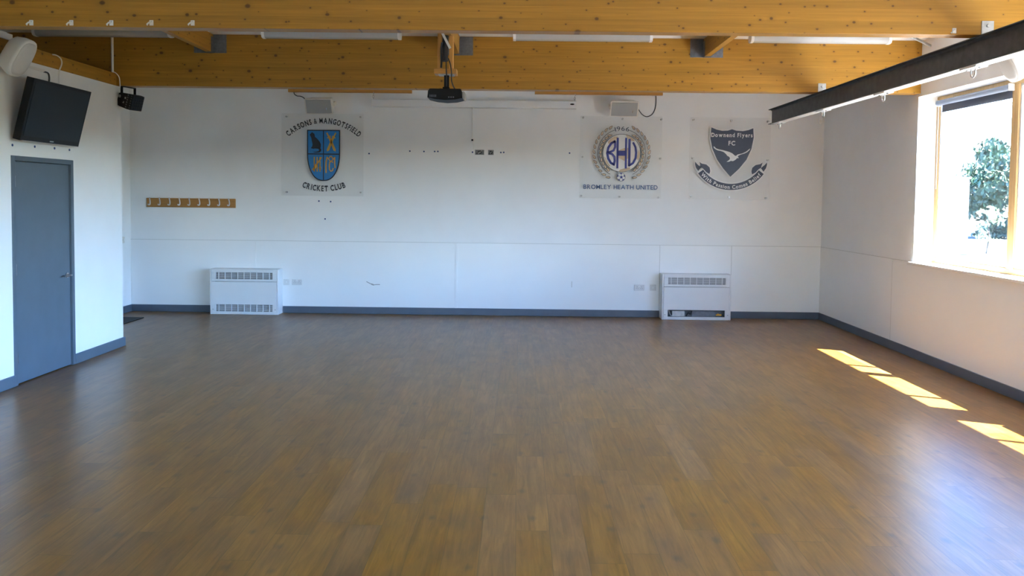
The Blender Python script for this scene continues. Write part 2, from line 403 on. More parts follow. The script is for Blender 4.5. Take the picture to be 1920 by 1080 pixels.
struct(mb.build('baseboard_back', M['skirt'], bevel=.004))
struct(MB().box(XR-ST, XR, YF, D-ST, 0, SH).build('baseboard_right', M['skirt'], bevel=.004))
struct(MB().box(XL, XL+ST, YE+ST, D-ST, 0, SH).build('baseboard_left', M['skirt'], bevel=.004))
mb = MB().box(XP, XP+ST, YF, DY0, 0, SH).box(XP, XP+ST, DY1, YE+ST, 0, SH).box(XL+ST, XP, YE, YE+ST, 0, SH)
struct(mb.build('baseboard_partition', M['greyblue'], bevel=.004))

# door in the partition
dr = bpy.data.objects.new('door_1', None); COL.objects.link(dr); dr.location = (XP, DY0, 0); struct(dr)
W_ = DY1-DY0
mb = MB()
for a, b in ((0, .045), (W_-.045, W_)): mb.box(-PT+.01, .012, a, b, 0, DH)
mb.box(-PT+.01, .012, .045, W_-.045, DH-.045, DH)
mb.box(-.07, -.05, .045, .06, 0, DH-.045).box(-.07, -.05, W_-.06, W_-.045, 0, DH-.045)
mb.build('door_frame', M['greyblue_dark'], dr, bevel=.003)
leaf = MB().box(-.050, -.008, .049, W_-.052, .008, DH-.050).build('door_leaf', M['greyblue'], dr, bevel=.002)
hd = MB().cyl((-.008, W_-.115, .925), (.004, W_-.115, .925), .026).build('handle_rose', M['chrome'], dr)
MB().tube(smooth_path([(.0, W_-.115, .925), (.035, W_-.115, .925), (.048, W_-.13, .925), (.048, W_-.17, .925), (.044, W_-.235, .923)]), .0095, 10).build('lever_handle', M['chrome'], dr)
mb = MB()
for z in (.25, 1.05, 1.85): mb.cyl((.004, .047, z-.05), (.004, .047, z+.05), .007, 10)
mb.build('hinge', M['chrome'], dr)

# ------------------------------------------------------------------ windows
def window(n, y0, y1):
    wd = bpy.data.objects.new('window_%d' % n, None); COL.objects.link(wd); struct(wd)
    wd.location = (4.66, y0, SILL); H = HEAD-SILL; L = y1-y0
    mid = (7.663 - 6.27) if n == 1 else L/2
    fx0, fx1, fw = 0, .07, .055
    mb = MB()
    mb.box(fx0, fx1, 0, fw, 0, H).box(fx0, fx1, L-fw, L, 0, H).box(fx0, fx1, fw, L-fw, H-fw, H).box(fx0, fx1, fw, L-fw, 0, fw+.015)
    mb.box(fx0-.005, fx1, mid-.052, mid+.052, fw, H-fw)
    mb.build('window_frame', M['pine_frame'], wd, bevel=.005)
    for a, b in ((fw, mid-.052), (mid+.052, L-fw)):
        MB().box(.040, .046, a, b, fw, H-fw).build('pane', M['glass'], wd)
        s = MB(); e = .022
        s.box(.012, .035, a, a+e, fw+.015, H-fw).box(.012, .035, b-e, b, fw+.015, H-fw).box(.012, .035, a+e, b-e, H-fw-e, H-fw).box(.012, .035, a+e, b-e, fw+.015, fw+.015+e)
        s.build('glazing_bead', M['white_plastic'], wd)
    MB().box(-.255, -.0, -.03 if n == 1 else .0, L+.06 if n == 1 else L, -.020, .012).build('window_sill', M['white_plastic'], wd, bevel=.006)
    return wd
for i, (a, b) in enumerate(OPENINGS): window(i+1, a, b)

wf = bpy.data.objects.new('window_5', None); COL.objects.link(wf); struct(wf); wf.location = (FRONT[0], YF-.2, FRONT[2])  # added window out of view, there only to let in fill light
mb = MB(); W_, H_ = FRONT[1]-FRONT[0], FRONT[3]-FRONT[2]
for k in range(7): mb.box(W_*k/6-.03+(.03 if k == 0 else -.03 if k == 6 else 0), W_*k/6+.03+(.03 if k == 0 else -.03 if k == 6 else 0), -.03, .03, 0, H_)
mb.box(0, W_, -.03, .03, 0, .06).box(0, W_, -.03, .03, H_-.06, H_)
mb.build('window_frame', M['pine_frame'], wf)
for k in range(6): MB().box(W_*k/6+.06, W_*(k+1)/6-.06, -.003, .003, .06, H_-.06).build('pane', M['glass'], wf)

# roof overhang outside that shades the glass, with its slim posts
mb = MB().box(4.75, 5.30, -3.2, 9.4, 3.10, 3.30)
ov = struct(mb.build('roof_overhang', M['render']))
for k in range(4):
    y = 7.826-1.335*k
    MB().box(5.225, 5.275, y-.022, y+.022, -.15, 3.12).build('overhang_post', M['galv'], ov)

# roller blind on the far pane
rb = thing('roller_blind', 'grey roller blind rolled nearly up at the top of the window', 'blind', (4.625, 7.665, 2.80))
MB().cyl((0, .03, .045), (0, 1.345, .045), .030, 24).build('blind_roll', M['blind_tube'], rb)
MB().box(.024, .027, .04, 1.30, -.045, .045).box(.018, .033, .04, 1.30, -.058, -.045).build('blind_cloth', M['blind_cloth'], rb, label='dark blue grey strip of blind cloth hanging from the roll')
for y in (.008, 1.347): MB().box(-.03, .03, y, y+.018, .01, .08).build('blind_bracket', M['white_plastic'], rb, bevel=.006)
MB().tube([(0.0, 1.335, .03), (0.0, 1.335, -.9)], .0025, 6).build('bead_chain', M['white_plastic'], rb)

# ------------------------------------------------------------------ roof timbers
def beam(y, label, th):
    o = MB().box(XL+.001, XR-.001, 0, th, 0, ZC-ZB-.001).build('timber_beam', M['glulam'], loc=(0, y, ZB), bevel=.004)
    return tag(o, label, 'beam', 'orange laminated roof beams')
beam(YN, 'wide orange laminated roof beam with white cable clips along its lower edge', .12)
beam(YB, 'orange laminated roof beam behind the strip lights, spanning above the projector', BT)
PZ = 3.335
purl = [(-3.51, 'short orange roof timber beside the darkest strip light, at the top above the door side'),
        (-.752, 'short orange roof timber directly above the projector mount'),
        (2.030, 'short orange roof timber between the beams nearest the windows')]
for x, lb in purl:
    o = MB().box(0, .065, 0, YB-YN-.12-.004, 0, ZC-PZ-.001).build('roof_purlin', M['pine_y'], loc=(x, YN+.12+.002, PZ), bevel=.003)
    tag(o, lb, 'timber', 'short timbers between the roof beams')
def hanger(x, label):
    h = thing('joist_hanger', label, 'bracket', (x, YB, PZ), group='steel hangers holding the roof timbers')
    mb = MB().box(-.15, -.002, -.004, -.001, -.004, .20).box(.067, .215, -.004, -.001, -.004, .20)
    mb.box(-.006, -.002, -.07, -.004, -.004, .17).box(.067, .071, -.07, -.004, -.004, .17).box(-.006, .071, -.07, -.004, -.006, -.002)
    mb.build('hanger_plate', M['hanger'], h)
    for bx in (-.08, .145):
        for z in (.04, .10, .16):
            MB().cyl((bx, -.004, z), (bx, -.014, z), .011, 6).build('bolt', M['hanger'], h)
    return h
hanger(-3.51, 'grey steel joist hanger above the coat rack end of the hall')
hanger(-.752, 'grey steel joist hanger just behind the projector mount')
hanger(2.030, 'grey steel joist hanger between the last two strip lights, nearest the windows')
wp = MB().box(-.13, .006, -(YB-.003-6.034), 0, -.002, .135).build('wall_plate', M['pine_y'], loc=(XP, YB-.003, ZB), bevel=.003)
tag(wp, 'dark orange timber rail along the top of the white door wall', 'timber')
tk = MB().box(-.07, .02, -1.13, 0, -.002, .055).build('cable_trunking', M['white_plastic'], loc=(XP, 7.175, ZB+.137), bevel=.003)
tag(tk, 'white boxed cable trunking on the timber rail above the wall speaker', 'trunking')
cd = MB().cyl((0, 0, 0), (0, 0, ZC-ZB-.137), .014, 14).build('conduit_pipe', M['white_plastic'], loc=(-4.572, YB-.016, ZB+.135))
tag(cd, 'thin white conduit running up the beam above the door wall end', 'pipe')
for x, y, z0, nm in ((-3.41, -1.595, 3.262, 'thin timber packer under the beam above the blue and gold crest'), (.207, 2.075, 3.266, 'thin timber packer under the beam above the laurel wreath crest')):
    o = MB().box(0, y-x, -.05, 0, 0, .06).build('timber_packer', M['pine_x'], loc=(x, D, z0), bevel=.002); tag(o, nm, 'timber', 'timber packers over the wall screen')

def brace(name, p0, p1, r, m, label):
    p0, p1 = Vector(p0), Vector(p1)
    tag(MB().cyl((0, 0, 0), p1-p0, r, 10).build(name, m, loc=p0), label, 'rod')
brace('brace_rod', (2.12, YB-.02, 3.472), (2.40, 8.30, 3.525), .012, M['black'], 'thin black brace rod beside the timber nearest the windows')
brace('brace_rod', (XR-.002, 8.868, 3.449), (4.12, 8.72, 3.538), .014, M['galv'], 'short grey rod bracing the wall corner above the steel girder')

# ------------------------------------------------------------------ strip lights
def strip_light(x0, label):
    L = 1.478
    t = thing('strip_light', label, 'light', (x0, 8.65, 3.425), group='strip lights under the ceiling')
    MB().box(.0, L, -.045, .045, .06, .114).build('housing', M['white_metal'], t, bevel=.004)
    sec = [(-.055, .066), (-.058, .03), (-.045, .004), (-.02, -.004), (.02, -.004), (.045, .004), (.058, .03), (.055, .066)]
    MB().prism(sec, .03, L-.03, 'x').build('diffuser', M['diffuser'], t)
    for a, b in ((0, .03), (L-.03, L)):
        MB().prism([(p[0]*1.1, p[1]*1.06-.001) for p in sec], a, b, 'x').build('end_cap', M['white_plastic'], t)
    MB().cyl((.05, 0, .03), (L-.05, 0, .03), .013, 12).build('tube', M['white_vinyl'], t)
strip_light(-5.209, 'unlit white strip light in the dark corner above the television')
strip_light(-2.761, 'white strip light above the blue and gold crest')
strip_light(-.088, 'white strip light in the bay beside the projector mount, window side')
strip_light(2.428, 'sunlit white strip light closest to the windows')

# ------------------------------------------------------------------ steel girder with hooks
gx0, gx1, gz0, gz1 = 3.293, 3.395, 2.755, 2.957
GY0, GY1 = -1.0, 10.78
g = thing('steel_girder', 'long charcoal steel girder slung under the roof beams beside the windows', 'girder', ((gx0+gx1)/2, GY0, gz0))
L, hw, gh = GY1-GY0, (gx1-gx0)/2, gz1-gz0
def fillet_web():
    p = [(-.005, .010), (-.005, gh-.010)]
    return MB().box(-.004, .004, 0, L, .010, gh-.010).prism([(-.004, .010), (-.018, .010), (-.004, .024)], 0, L, 'y').prism([(-.004, gh-.010), (-.018, gh-.010), (-.004, gh-.024)], 0, L, 'y')
fillet_web().build('web', M['steel_black'], g)
MB().box(-hw, hw, 0, L, gh-.010, gh).build('top_flange', M['steel_black'], g, bevel=.002)
MB().box(-hw, hw, 0, L, .003, .011).build('bottom_flange', M['steel_black'], g, bevel=.002)
MB().box(-hw+.002, hw-.002, .0, L-.12, -.002, .003).build('underside_strip', M['strip_paint'], g, label='pale metal strip along the underside')
for y in (YB, YN):
    b = MB().box(-.036, .05, y-GY0-.008, y-GY0-.001, gh, gh+.10).build('girder_bracket', M['galv'], g)
    MB().cyl((.007, y-GY0-.008, gh+.065), (.007, y-GY0-.022, gh+.065), .013, 6).build('bolt', M['galv'], b)
def hook(y, label):
    t = thing('hanging_hook', label, 'hook', (3.343, y, gz0-.002), group='ring hooks under the steel girder')
    MB().box(-.045, .045, -.11, .11, -.012, -.001).build('hook_plate', M['strip_paint'], t, bevel=.002)
    pts = [(0, .028*math.cos(a), -.012-.035-.028*math.sin(a)) for a in [R(k*180/10) for k in range(11)]]
    MB().tube([(0, .028, -.010)] + pts + [(0, -.028, -.010)], .006, 10).build('ring', M['chrome'], t)
    for s in (-.08, .08): MB().cyl((0, s, -.012), (0, s, -.018), .009, 6).build('bolt', M['hanger'], t)
hook(10.458, 'steel ring hook under the girder, nearest its free end')
hook(8.966, 'steel ring hook under the girder beside the room corner, second from its free end')
hook(7.497, 'steel ring hook under the girder, third from its free end')
hook(6.026, 'steel ring hook under the girder, over the window blind')

# clips on the near beam
def clip(x, z, label):
    t = thing('cable_clip', label, 'clip', (x, YN, z), group='white clips along the roof beam')
    MB().box(-.014, .014, -.008, .001, -.018, .020).build('clip_base', M['white_plastic'], t, bevel=.002)
    MB().tube([(0, -.008, .006), (-.010, -.024, -.002), (-.022, -.026, -.014), (-.026, -.014, -.016)], .006, 8).build('clip_hook', M['white_plastic'], t)
    MB().cyl((.0, -.008, .008), (.0, -.011, .008), .005, 8).build('screw', M['hanger'], t)
for x, z, lb in ((-3.563, 2.983, 'white cable clip on the roof beam, first of five, above the wall speaker'), (-3.270, 2.985, 'white cable clip on the roof beam, second of five from the speaker'),
                 (-2.978, 2.987, 'white cable clip on the roof beam, middle one of five'), (-2.686, 2.990, 'white cable clip on the roof beam, fourth of five from the speaker'),
                 (-2.386, 2.992, 'white cable clip on the roof beam, fifth of five, furthest from the speaker'), (3.114, 2.985, 'lone white cable clip on the roof beam beside the girder bracket')):
    clip(x, z, lb)

# ------------------------------------------------------------------ signs
def to_raw(ch, off):
    c = bpy.data.curves.new('glyph', 'FONT'); c.body = ch; c.size = 1; c.offset = off; c.resolution_u = 4
    o = bpy.data.objects.new('glyph', c); COL.objects.link(o)
    dg = bpy.context.evaluated_depsgraph_get(); ev = o.evaluated_get(dg)
    me = ev.to_mesh()
    V = [(v.co.x, v.co.y) for v in me.vertices]; Fc = [tuple(p.vertices) for p in me.polygons]
    ec = {}
    for p in me.polygons:
        for k in p.edge_keys: ec[k] = ec.get(k, 0)+1
    E = [k for k, n in ec.items() if n == 1]
    ev.to_mesh_clear(); bpy.data.objects.remove(o); bpy.data.curves.remove(c)
    return V, Fc, E
_gc = {}
def glyph(ch, off=0.0, serif=0.0):
    """glyph polygons as lists of 2-D points, plus its advance"""
    if ch in 'M&': off, serif = min(off, .008), 0
    key = (ch, off, serif)
    if key in _gc: return _gc[key]
    V, Fc, E = to_raw(ch, off)
    polys = [[V[i] for i in f] for f in Fc]
    if serif:
        ymin, ymax = min(v[1] for v in V), max(v[1] for v in V)
        for i, j in E:
            (ax, ay), (bx, by) = V[i], V[j]
            if abs(ay-by) < .004 and .03 < abs(ax-bx) < .26:
                low = abs(ay) < .05+off; high = ay > .4
                if not (low or high): continue
                if ch in 'MNAWV&' and min(abs((ax+bx)/2-min(v[0] for v in V)), abs((ax+bx)/2-max(v[0] for v in V))) > .12: continue
                x0, x1 = min(ax, bx)-serif, max(ax, bx)+serif; h = serif*0.85
                polys.append([(x0, ay), (x1, ay), (x1, ay+h), (x0, ay+h)] if low else [(x0, ay-h), (x1, ay-h), (x1, ay), (x0, ay)])
    xs = [p[0] for q in polys for p in q]
    x0, x1 = min(xs), max(xs)
    polys = [[(p[0]-x0, p[1]) for p in q] for q in polys]
    _gc[key] = (polys, x1-x0); return _gc[key]
def layout(txt, off, serif, gap, space):
    out, x = [], 0
    for ch in txt:
        if ch == ' ': x += space; continue
        p, a = glyph(ch, off, serif); out.append((p, x, a)); x += a+gap
    return out, x-gap
CAP = 0.729   # cap height of the built-in face at size 1 (approximately)
def text_line(mb, txt, y, cx, base, width, cap, off=0.0, serif=0.0, gap=.08, space=.3):
    lay, tot = layout(txt, off, serif, gap, space); sx = width/tot; sy = cap/CAP
    for polys, x, a in lay:
        for q in polys:
            mb.poly([(cx-width/2+(x+p[0])*sx, y, base+p[1]*sy) for p in q])
def text_arc(mb, txt, y, cu, cv, rad, half, cap, over=True, off=0.0, serif=0.0, gap=.08, space=.3):
    lay, tot = layout(txt, off, serif, gap, space); sy = cap/CAP
    sx = 2*half*rad/tot
    for polys, x, a in lay:
        mid = (x+a/2)*sx/rad - half
        for q in polys:
            pts = []
            for p in q:
                dx, dy = (p[0]-a/2)*sx, p[1]*sy
                if over:
                    c, s = math.cos(-mid), math.sin(-mid); X_, Z_ = dx, rad+dy
                else:
                    c, s = math.cos(mid), math.sin(mid); X_, Z_ = dx, -rad+dy
                pts.append((cu+X_*c-Z_*s, y, cv+X_*s+Z_*c))
            mb.poly(pts)
def standoff(parent, u, v):
    MB().cyl((u, -.012, v), (u, .035, v), .013, 16).build('standoff', M['galv'], parent)
def sign(label, x, z, wdt, hgt, stand):
    s = thing('club_sign', label, 'sign', (x, D-.036, z), group='clear club sign boards on the end wall')
    MB().box(0, wdt, -.005, 0, 0, hgt).build('acrylic_panel', M['acrylic'], s)
    for u, v in stand: standoff(s, u, v)
    return s
def art(parent, name, mat, polys, y, th=.0012, label=None):
    mb = MB()
    for p in polys: mb.prism(p, y, y+th, 'y')
    return mb.build(name, mat, parent, label=label)
Y1, Y2, Y3, Y4 = -.0070, -.0090, -.0110, -.0130

# --- crest sign: blue quartered shield
def ca(x, y): return ((x-130)/572, (935-y)/572)
sa = sign('clear sign board with blue quartered shield and gold bats, above the coat rack side', -3.508, 1.745, 1.206, 1.205,
          [ca(170, 273), ca(793, 270), ca(170, 905), ca(797, 903)])
half_w = 139
def shield_a(ins):
    pts = [(484-half_w+ins, 381+ins), (484+half_w-ins, 381+ins), (484+half_w-ins, 585)]
    for k in range(1, 12):
        a = k/12*math.pi/2
        pts.append((484+(half_w-ins)*math.cos(a)**.85, 585+(225-ins)*math.sin(a)**1.0))
    pts.append((484, 810-ins))
    for k in range(11, 0, -1):
        a = k/12*math.pi/2
        pts.append((484-(half_w-ins)*math.cos(a)**.85, 585+(225-ins)*math.sin(a)**1.0))
    pts.append((484-half_w+ins, 585))
    return [ca(*p) for p in pts]
sh = art(sa, 'shield', M['ink'], [shield_a(0)], Y1)
art(sh, 'shield_field', M['shield_blue'], [shield_a(9)], Y2)
art(sh, 'shield_cross', M['ink'], [[ca(480, 386), ca(488, 386), ca(488, 800), ca(480, 800)], [ca(350, 579), ca(618, 579), ca(618, 588), ca(350, 588)]], Y3)
cat = [(383, 404), (392, 402), (398, 410), (406, 412), (410, 425), (412, 440), (425, 450), (440, 465), (452, 480), (462, 500), (462, 520), (458, 535), (465, 545), (463, 560), (450, 570), (425, 572),
       (400, 570), (398, 566), (425, 564), (445, 558), (448, 548), (440, 540), (415, 538), (400, 540), (385, 538), (378, 533), (388, 522), (392, 505), (390, 490), (385, 470), (382, 450), (375, 435), (370, 428), (370, 418), (378, 412)]
art(sh, 'cat_emblem', M['ink'], [[ca(*p) for p in cat]], Y3, label='black seated cat')
gold = []
def gs(pts, wd): gold.append([tuple(p) for p in stroke([ca(*q) for q in pts], wd/572)])
for m in (1, -1):
    f = lambda x: 550+m*(x-550)
    gold.append([ca(f(525), 446), ca(f(541), 438), ca(f(588), 545), ca(f(586), 562), ca(f(568), 552)][:: m])
    gs([(f(514), 409), (f(528), 436)], 11); gs([(f(508), 411), (f(519), 405)], 6); gs([(f(516), 449), (f(543), 432)], 9)
for x in (407, 431, 455): gs([(x, 608), (x, 731)], 9)
gs([(396, 720), (430, 668)], 20); gs([(428, 671), (468, 610)], 10); gs([(443, 695), (467, 695)], 6); gs([(443, 708), (467, 708)], 6)
gs([(506, 742), (505, 700), (506, 650), (516, 608)], 10); gs([(514, 607), (546, 648), (581, 609)], 9); gs([(579, 608), (579, 660), (583, 700)], 9)
gs([(562, 620), (552, 602), (540, 603), (533, 618)], 8)
gs([(563, 655), (552, 640), (538, 648), (533, 680), (535, 712), (546, 727), (560, 722), (567, 700)], 9)
art(sh, 'gold_emblem', M['gold'], gold, Y4, label='gold crossed swords, stumps with bat and monogram')
mb = MB(); text_arc(mb, 'CARSONS & MANGOTSFIELD', Y1, *ca(484, 762), 437/572, R(42.2), 46/572, True, .026, .055, .12, .36); mb.build('lettering', M['ink'], sa)
mb = MB(); text_arc(mb, 'CRICKET CLUB', Y1, *ca(487, 388), 507/572, R(21.4), 48/572, False, .026, .055, .12, .36); mb.build('lettering', M['ink'], sa)

# --- wreath sign
def cb(x, y): return ((x-130)/600, (995-y)/600)
sb = sign('clear sign board with laurel wreath around big blue letters and a football', .879, 1.756, 1.197, 1.2,
          [cb(155, 288), cb(500, 296), cb(840, 297), cb(153, 633), cb(838, 640), cb(147, 975), cb(485, 980), cb(825, 983)])
def ring(cx, cy, r, wd, a0=0, a1=360, n=64):
    out = []
    for i in range(n):
        t0, t1 = R(a0+(a1-a0)*i/n), R(a0+(a1-a0)*(i+1)/n)
        q = [(cx+rr*math.cos(t), cy-rr*math.sin(t)) for rr, t in ((r-wd/2, t0), (r+wd/2, t0), (r+wd/2, t1), (r-wd/2, t1))]
        out.append([cb(*p) for p in q])
    return out
WC = (496, 597)
art(sb, 'badge_disc', M['white_vinyl'], [[cb(*p) for p in circ(*WC, 166, 64)]], Y1)
art(sb, 'badge_ring', M['navy'], ring(*WC, 166, 4) + ring(*WC, 210, 4, -62, 72, 40) + ring(*WC, 210, 4, 108, 242, 40), Y2)
tanp = [[(372, 500), (400, 470), (432, 452), (460, 455), (448, 480), (410, 500), (382, 520)], [(530, 436), (560, 444), (600, 475), (612, 492), (575, 488), (545, 470)],
        [(648, 560), (656, 600), (650, 640), (640, 665), (632, 640), (640, 590)], [(344, 628), (356, 640), (380, 690), (400, 712), (385, 716), (358, 682)],
        [(472, 758), (485, 742), (530, 728), (572, 720), (570, 740), (530, 758), (495, 764)], [(470, 572), (520, 552), (553, 552), (553, 640), (520, 665), (470, 640)]]
art(sb, 'panel_pattern', M['tan'], [[cb(*p) for p in q] for q in tanp], Y2+.0006, label='tan football panels behind the letters')
def leafp(cx, cy, ang, ln, wd):
    pts = []
    for k in range(12):
        t = k/12*2*math.pi; x, y = ln/2*math.cos(t), wd/2*math.sin(t)*(1-.35*math.cos(t))
        pts.append(cb(cx+x*math.cos(ang)-y*math.sin(ang), cy-(x*math.sin(ang)+y*math.cos(ang))))
    return pts
lo, li = [], []
for sgn in (1, -1):
    for k in range(13):
        a = R(66-k*10.6); 
        for rr, tilt in ((244, 22), (186, -22)):
            if rr < 200 and not (0 < k < 12): continue
            px, py = WC[0]+sgn*rr*math.cos(a), WC[1]-rr*math.sin(a)
            an = a+R(90)-R(tilt) if sgn > 0 else math.pi-(a+R(90)-R(tilt))
            lo.append(leafp(px, py, an, 44, 20)); li.append(leafp(px, py, an, 36, 13))
art(sb, 'wreath_print', M['navy'], lo, Y1, .0008)
art(sb, 'wreath_leaf', M['tan'], li, Y2)
def bs(pts, wd): return [tuple(p) for p in stroke([cb(*q) for q in pts], wd/600)]
letters = [bs([(440, 492), (404, 512), (378, 550), (369, 598), (378, 645), (402, 684), (436, 702)], 20),
           bs([(424, 492), (437, 510), (437, 545), (424, 575), (395, 588), (370, 592)], 19), bs([(378, 598), (412, 606), (432, 630), (436, 665), (426, 706)], 19),
           bs([(459, 463), (459, 732)], 18), bs([(533, 463), (533, 732)], 17), bs([(462, 598), (532, 598)], 44),
           bs([(563, 472), (563, 712)], 20), bs([(594, 502), (616, 545), (622, 590), (618, 640), (596, 685), (558, 708)], 18)]
art(sb, 'badge_letters', M['bhu_blue'], letters, Y4, label='large royal blue letters BHU')
art(sb, 'football', M['navy'], [[cb(*p) for p in circ(494, 807, 38, 32)]], Y2)
fb = art(sb, 'football_face', M['white_vinyl'], [[cb(*p) for p in circ(494, 807, 35, 32)]], Y3)
pent = [[cb(*p) for p in circ(496, 808, 12, 5, R(90))]]
for k in range(5):
    a = R(90+72*k); pent.append([cb(494+r_*math.cos(a+d_), 807-r_*math.sin(a+d_)) for r_, d_ in ((34.5, -.34), (34.5, 0), (34.5, .34), (26, .2), (26, -.2))])
    pent.append([tuple(p) for p in stroke([cb(496+11*math.cos(a), 807-11*math.sin(a)), cb(496+27*math.cos(a), 807-27*math.sin(a))], 2.5/600)])
art(sb, 'football_patches', M['bhu_blue'], pent, Y4)
mb = MB(); text_arc(mb, '1966', Y1, *cb(497, 620), 219/600, R(15.5), 40/600, True, .0, 0, .1, .3); mb.build('lettering', M['navy'], sb)
mb = MB(); text_line(mb, 'BROMLEY HEATH UNITED', Y1, cb(491, 0)[0], cb(0, 914)[1], 652/600, 39/600, .016, 0, .10, .32); mb.build('lettering', M['steel_blue'], sb)

# --- flying bird shield sign
def cc(x, y): return ((x-118)/728, (990-y)/728)
sc_ = sign('clear sign board with navy bird shield over a curved ribbon, beside the girder end', 2.480, 1.757, 1.18, 1.195,
           [cc(157, 145), cc(560, 150), cc(950, 155), cc(157, 552), cc(955, 565), cc(148, 960), cc(550, 965), cc(946, 970)])
outl = [(345, 225), (400, 248), (460, 261), (520, 258), (565, 243), (610, 258), (680, 262), (740, 250), (790, 230), (797, 330), (775, 450), (725, 565), (650, 660), (558, 748), (480, 660), (412, 565), (360, 450), (337, 340)]
def grow(pts, d):
    n = len(pts); cxm = sum(p[0] for p in pts)/n; cym = sum(p[1] for p in pts)/n; out = []
    for i in range(n):
        a, b, c = Vector(pts[i-1]), Vector(pts[i]), Vector(pts[(i+1) % n])
        n1 = Vector(((b-a).y, -(b-a).x)).normalized(); n2 = Vector(((c-b).y, -(c-b).x)).normalized()
        m_ = (n1+n2); m_ = m_.normalized() if m_.length > 1e-6 else n1
        out.append(tuple(b+m_*d))
    return out
back = art(sc_, 'shield_border', M['white_vinyl'], [[cc(*p) for p in grow(outl, 11)]], Y1)
art(sc_, 'shield', M['navy'], [[cc(*p) for p in outl]], Y2)
bird = [(370, 428), (380, 428), (400, 448), (430, 458), (470, 465), (510, 475), (545, 485), (575, 500), (600, 522), (612, 525), (630, 510), (680, 498), (720, 478), (745, 458), (762, 443), (755, 462), (730, 485), (700, 500), (665, 510),
        (640, 522), (632, 530), (642, 546), (636, 552), (628, 545), (615, 560), (600, 572), (580, 582), (560, 578), (540, 588), (512, 590), (530, 578), (545, 565), (550, 550), (540, 535), (520, 525), (505, 505), (480, 485), (450, 475), (420, 470), (395, 458), (378, 445)]
art(sc_, 'bird_emblem', M['white_vinyl'], [[cc(*p) for p in bird]], Y3, label='white flying bird')
def band(rin, rout, a, n=28):
    P = [(562+rout*math.sin(R(-a+2*a*i/n)), 452+rout*math.cos(R(-a+2*a*i/n))) for i in range(n+1)]
    Q = [(562+rin*math.sin(R(-a+2*a*i/n)), 452+rin*math.cos(R(-a+2*a*i/n))) for i in range(n+1)]
    return P + Q[::-1]
t1 = [(180, 590), (200, 615), (243, 652), (215, 690), (190, 655), (180, 620)]
t2 = [(225, 592), (250, 610), (300, 620), (335, 650), (343, 690), (335, 720), (300, 700), (265, 662), (243, 650), (235, 620)]
mir = lambda q: [(1124-x, y) for x, y in q][::-1]
art(sc_, 'ribbon_border', M['white_vinyl'], [[cc(*p) for p in q] for q in (band(360, 447, 55), grow(t1, 10), grow(t2, 10), grow(mir(t1), 10), grow(mir(t2), 10))], Y1)
art(sc_, 'ribbon_tails', M['navy'], [[cc(*p) for p in q] for q in (t1, t2, mir(t1), mir(t2))], Y2)
art(sc_, 'ribbon_edge', M['white_vinyl'], [[cc(*p) for p in band(364, 443, 54.2)]], Y3)
art(sc_, 'ribbon', M['navy'], [[cc(*p) for p in band(371, 437, 53)]], Y4)
mb = MB(); text_line(mb, 'Downend Flyers', Y3, cc(565, 0)[0], cc(0, 325)[1], 438/728, 44/728, .022, .05, .11, .34)
text_line(mb, 'FC', Y3, cc(564, 0)[0], cc(0, 413)[1], 74/728, 48/728, .022, .05, .11, .34); mb.build('lettering', M['white_vinyl'], sc_)
mb = MB(); text_arc(mb, 'With Passion Comes Belief', Y4-.002, *cc(562, 452), 424/728, R(49.5), 40/728, False, .024, .05, .11, .36); mb.build('lettering', M['white_vinyl'], sc_)

# ------------------------------------------------------------------ wall speakers on the end wall
def wall_speaker(loc, rot, label):
    t = thing('wall_speaker', label, 'speaker', loc, rot, group='small box speakers on the end wall')
    fw, bw, h, dp = .205, .165, .112, .17
    def sect(y, w2, h2): return [(x, y, z) for x, z in rrect(-w2, w2, -h2, h2, .014, 3)]
    MB().loft([sect(0, fw, h), sect(.02, fw, h), sect(dp, bw, h*.86)]).build('speaker_body', M['cream_plastic'], t)
    front = []
    for k in range(9):
        x = -fw+.018+(2*fw-.036)*k/8; front.append((x, -.004-.014*(1-((x)/fw)**2)))
    MB().loft([[(x, y, -h+.014), (x, y, h-.014), (x, .004, h-.014), (x, .004, -h+.014)] for x, y in front]).build('speaker_grille', M['grille_grey'], t)
    MB().box(.115, .122, -.020, -.0155, -.05, -.015).build('badge', M['chrome'], t)
    br = MB().box(-bw-.03, -bw-.024, .06, .12, -.03, .03).box(bw+.024, bw+.030, .06, .12, -.03, .03)
    br.box(-bw-.03, bw+.03, .195, .201, -.03, .03).box(-bw-.03, -bw-.024, .10, .20, -.03, .03).box(bw+.024, bw+.03, .10, .20, -.03, .03)
    br.build('speaker_bracket', M['cream_plastic'], t)
    inv = Euler(rot).to_matrix().inverted(); wy = D+.002-loc[1]
    MB().tube([(0, .195, 0), inv @ Vector((0, .20, -.02)), inv @ Vector((0, wy, -.02))], .018, 12).build('wall_arm', M['cream_plastic'], t)
    for s in (-1, 1): MB().cyl((s*(bw+.012), .09, 0), (s*(bw+.042), .09, 0), .02, 14).build('bracket_knob', M['cream_plastic'], t)
    return t
wall_speaker((-2.905, D-.265, 3.03), (R(20), 0, R(-7)), 'cream wall speaker above the blue and gold crest')
wall_speaker((1.490, D-.265, 3.035), (R(21), 0, R(4)), 'cream wall speaker above the laurel wreath crest')
def cable(name, pts, r, m, label, cat='cable'):
    p0 = Vector(pts[0])
    return tag(MB().tube(smooth_path([Vector(p)-p0 for p in pts]), r, 8).build(name, m, loc=p0), label, cat)
cable('speaker_cable', [(-3.335, D-.01, 3.262), (-3.325, D-.012, 3.235), (-3.285, D-.02, 3.208), (-3.225, D-.05, 3.20), (-3.16, D-.09, 3.165), (-3.12, D-.12, 3.10)], .006, M['black_cable'], 'short black cable running into the speaker above the blue crest')
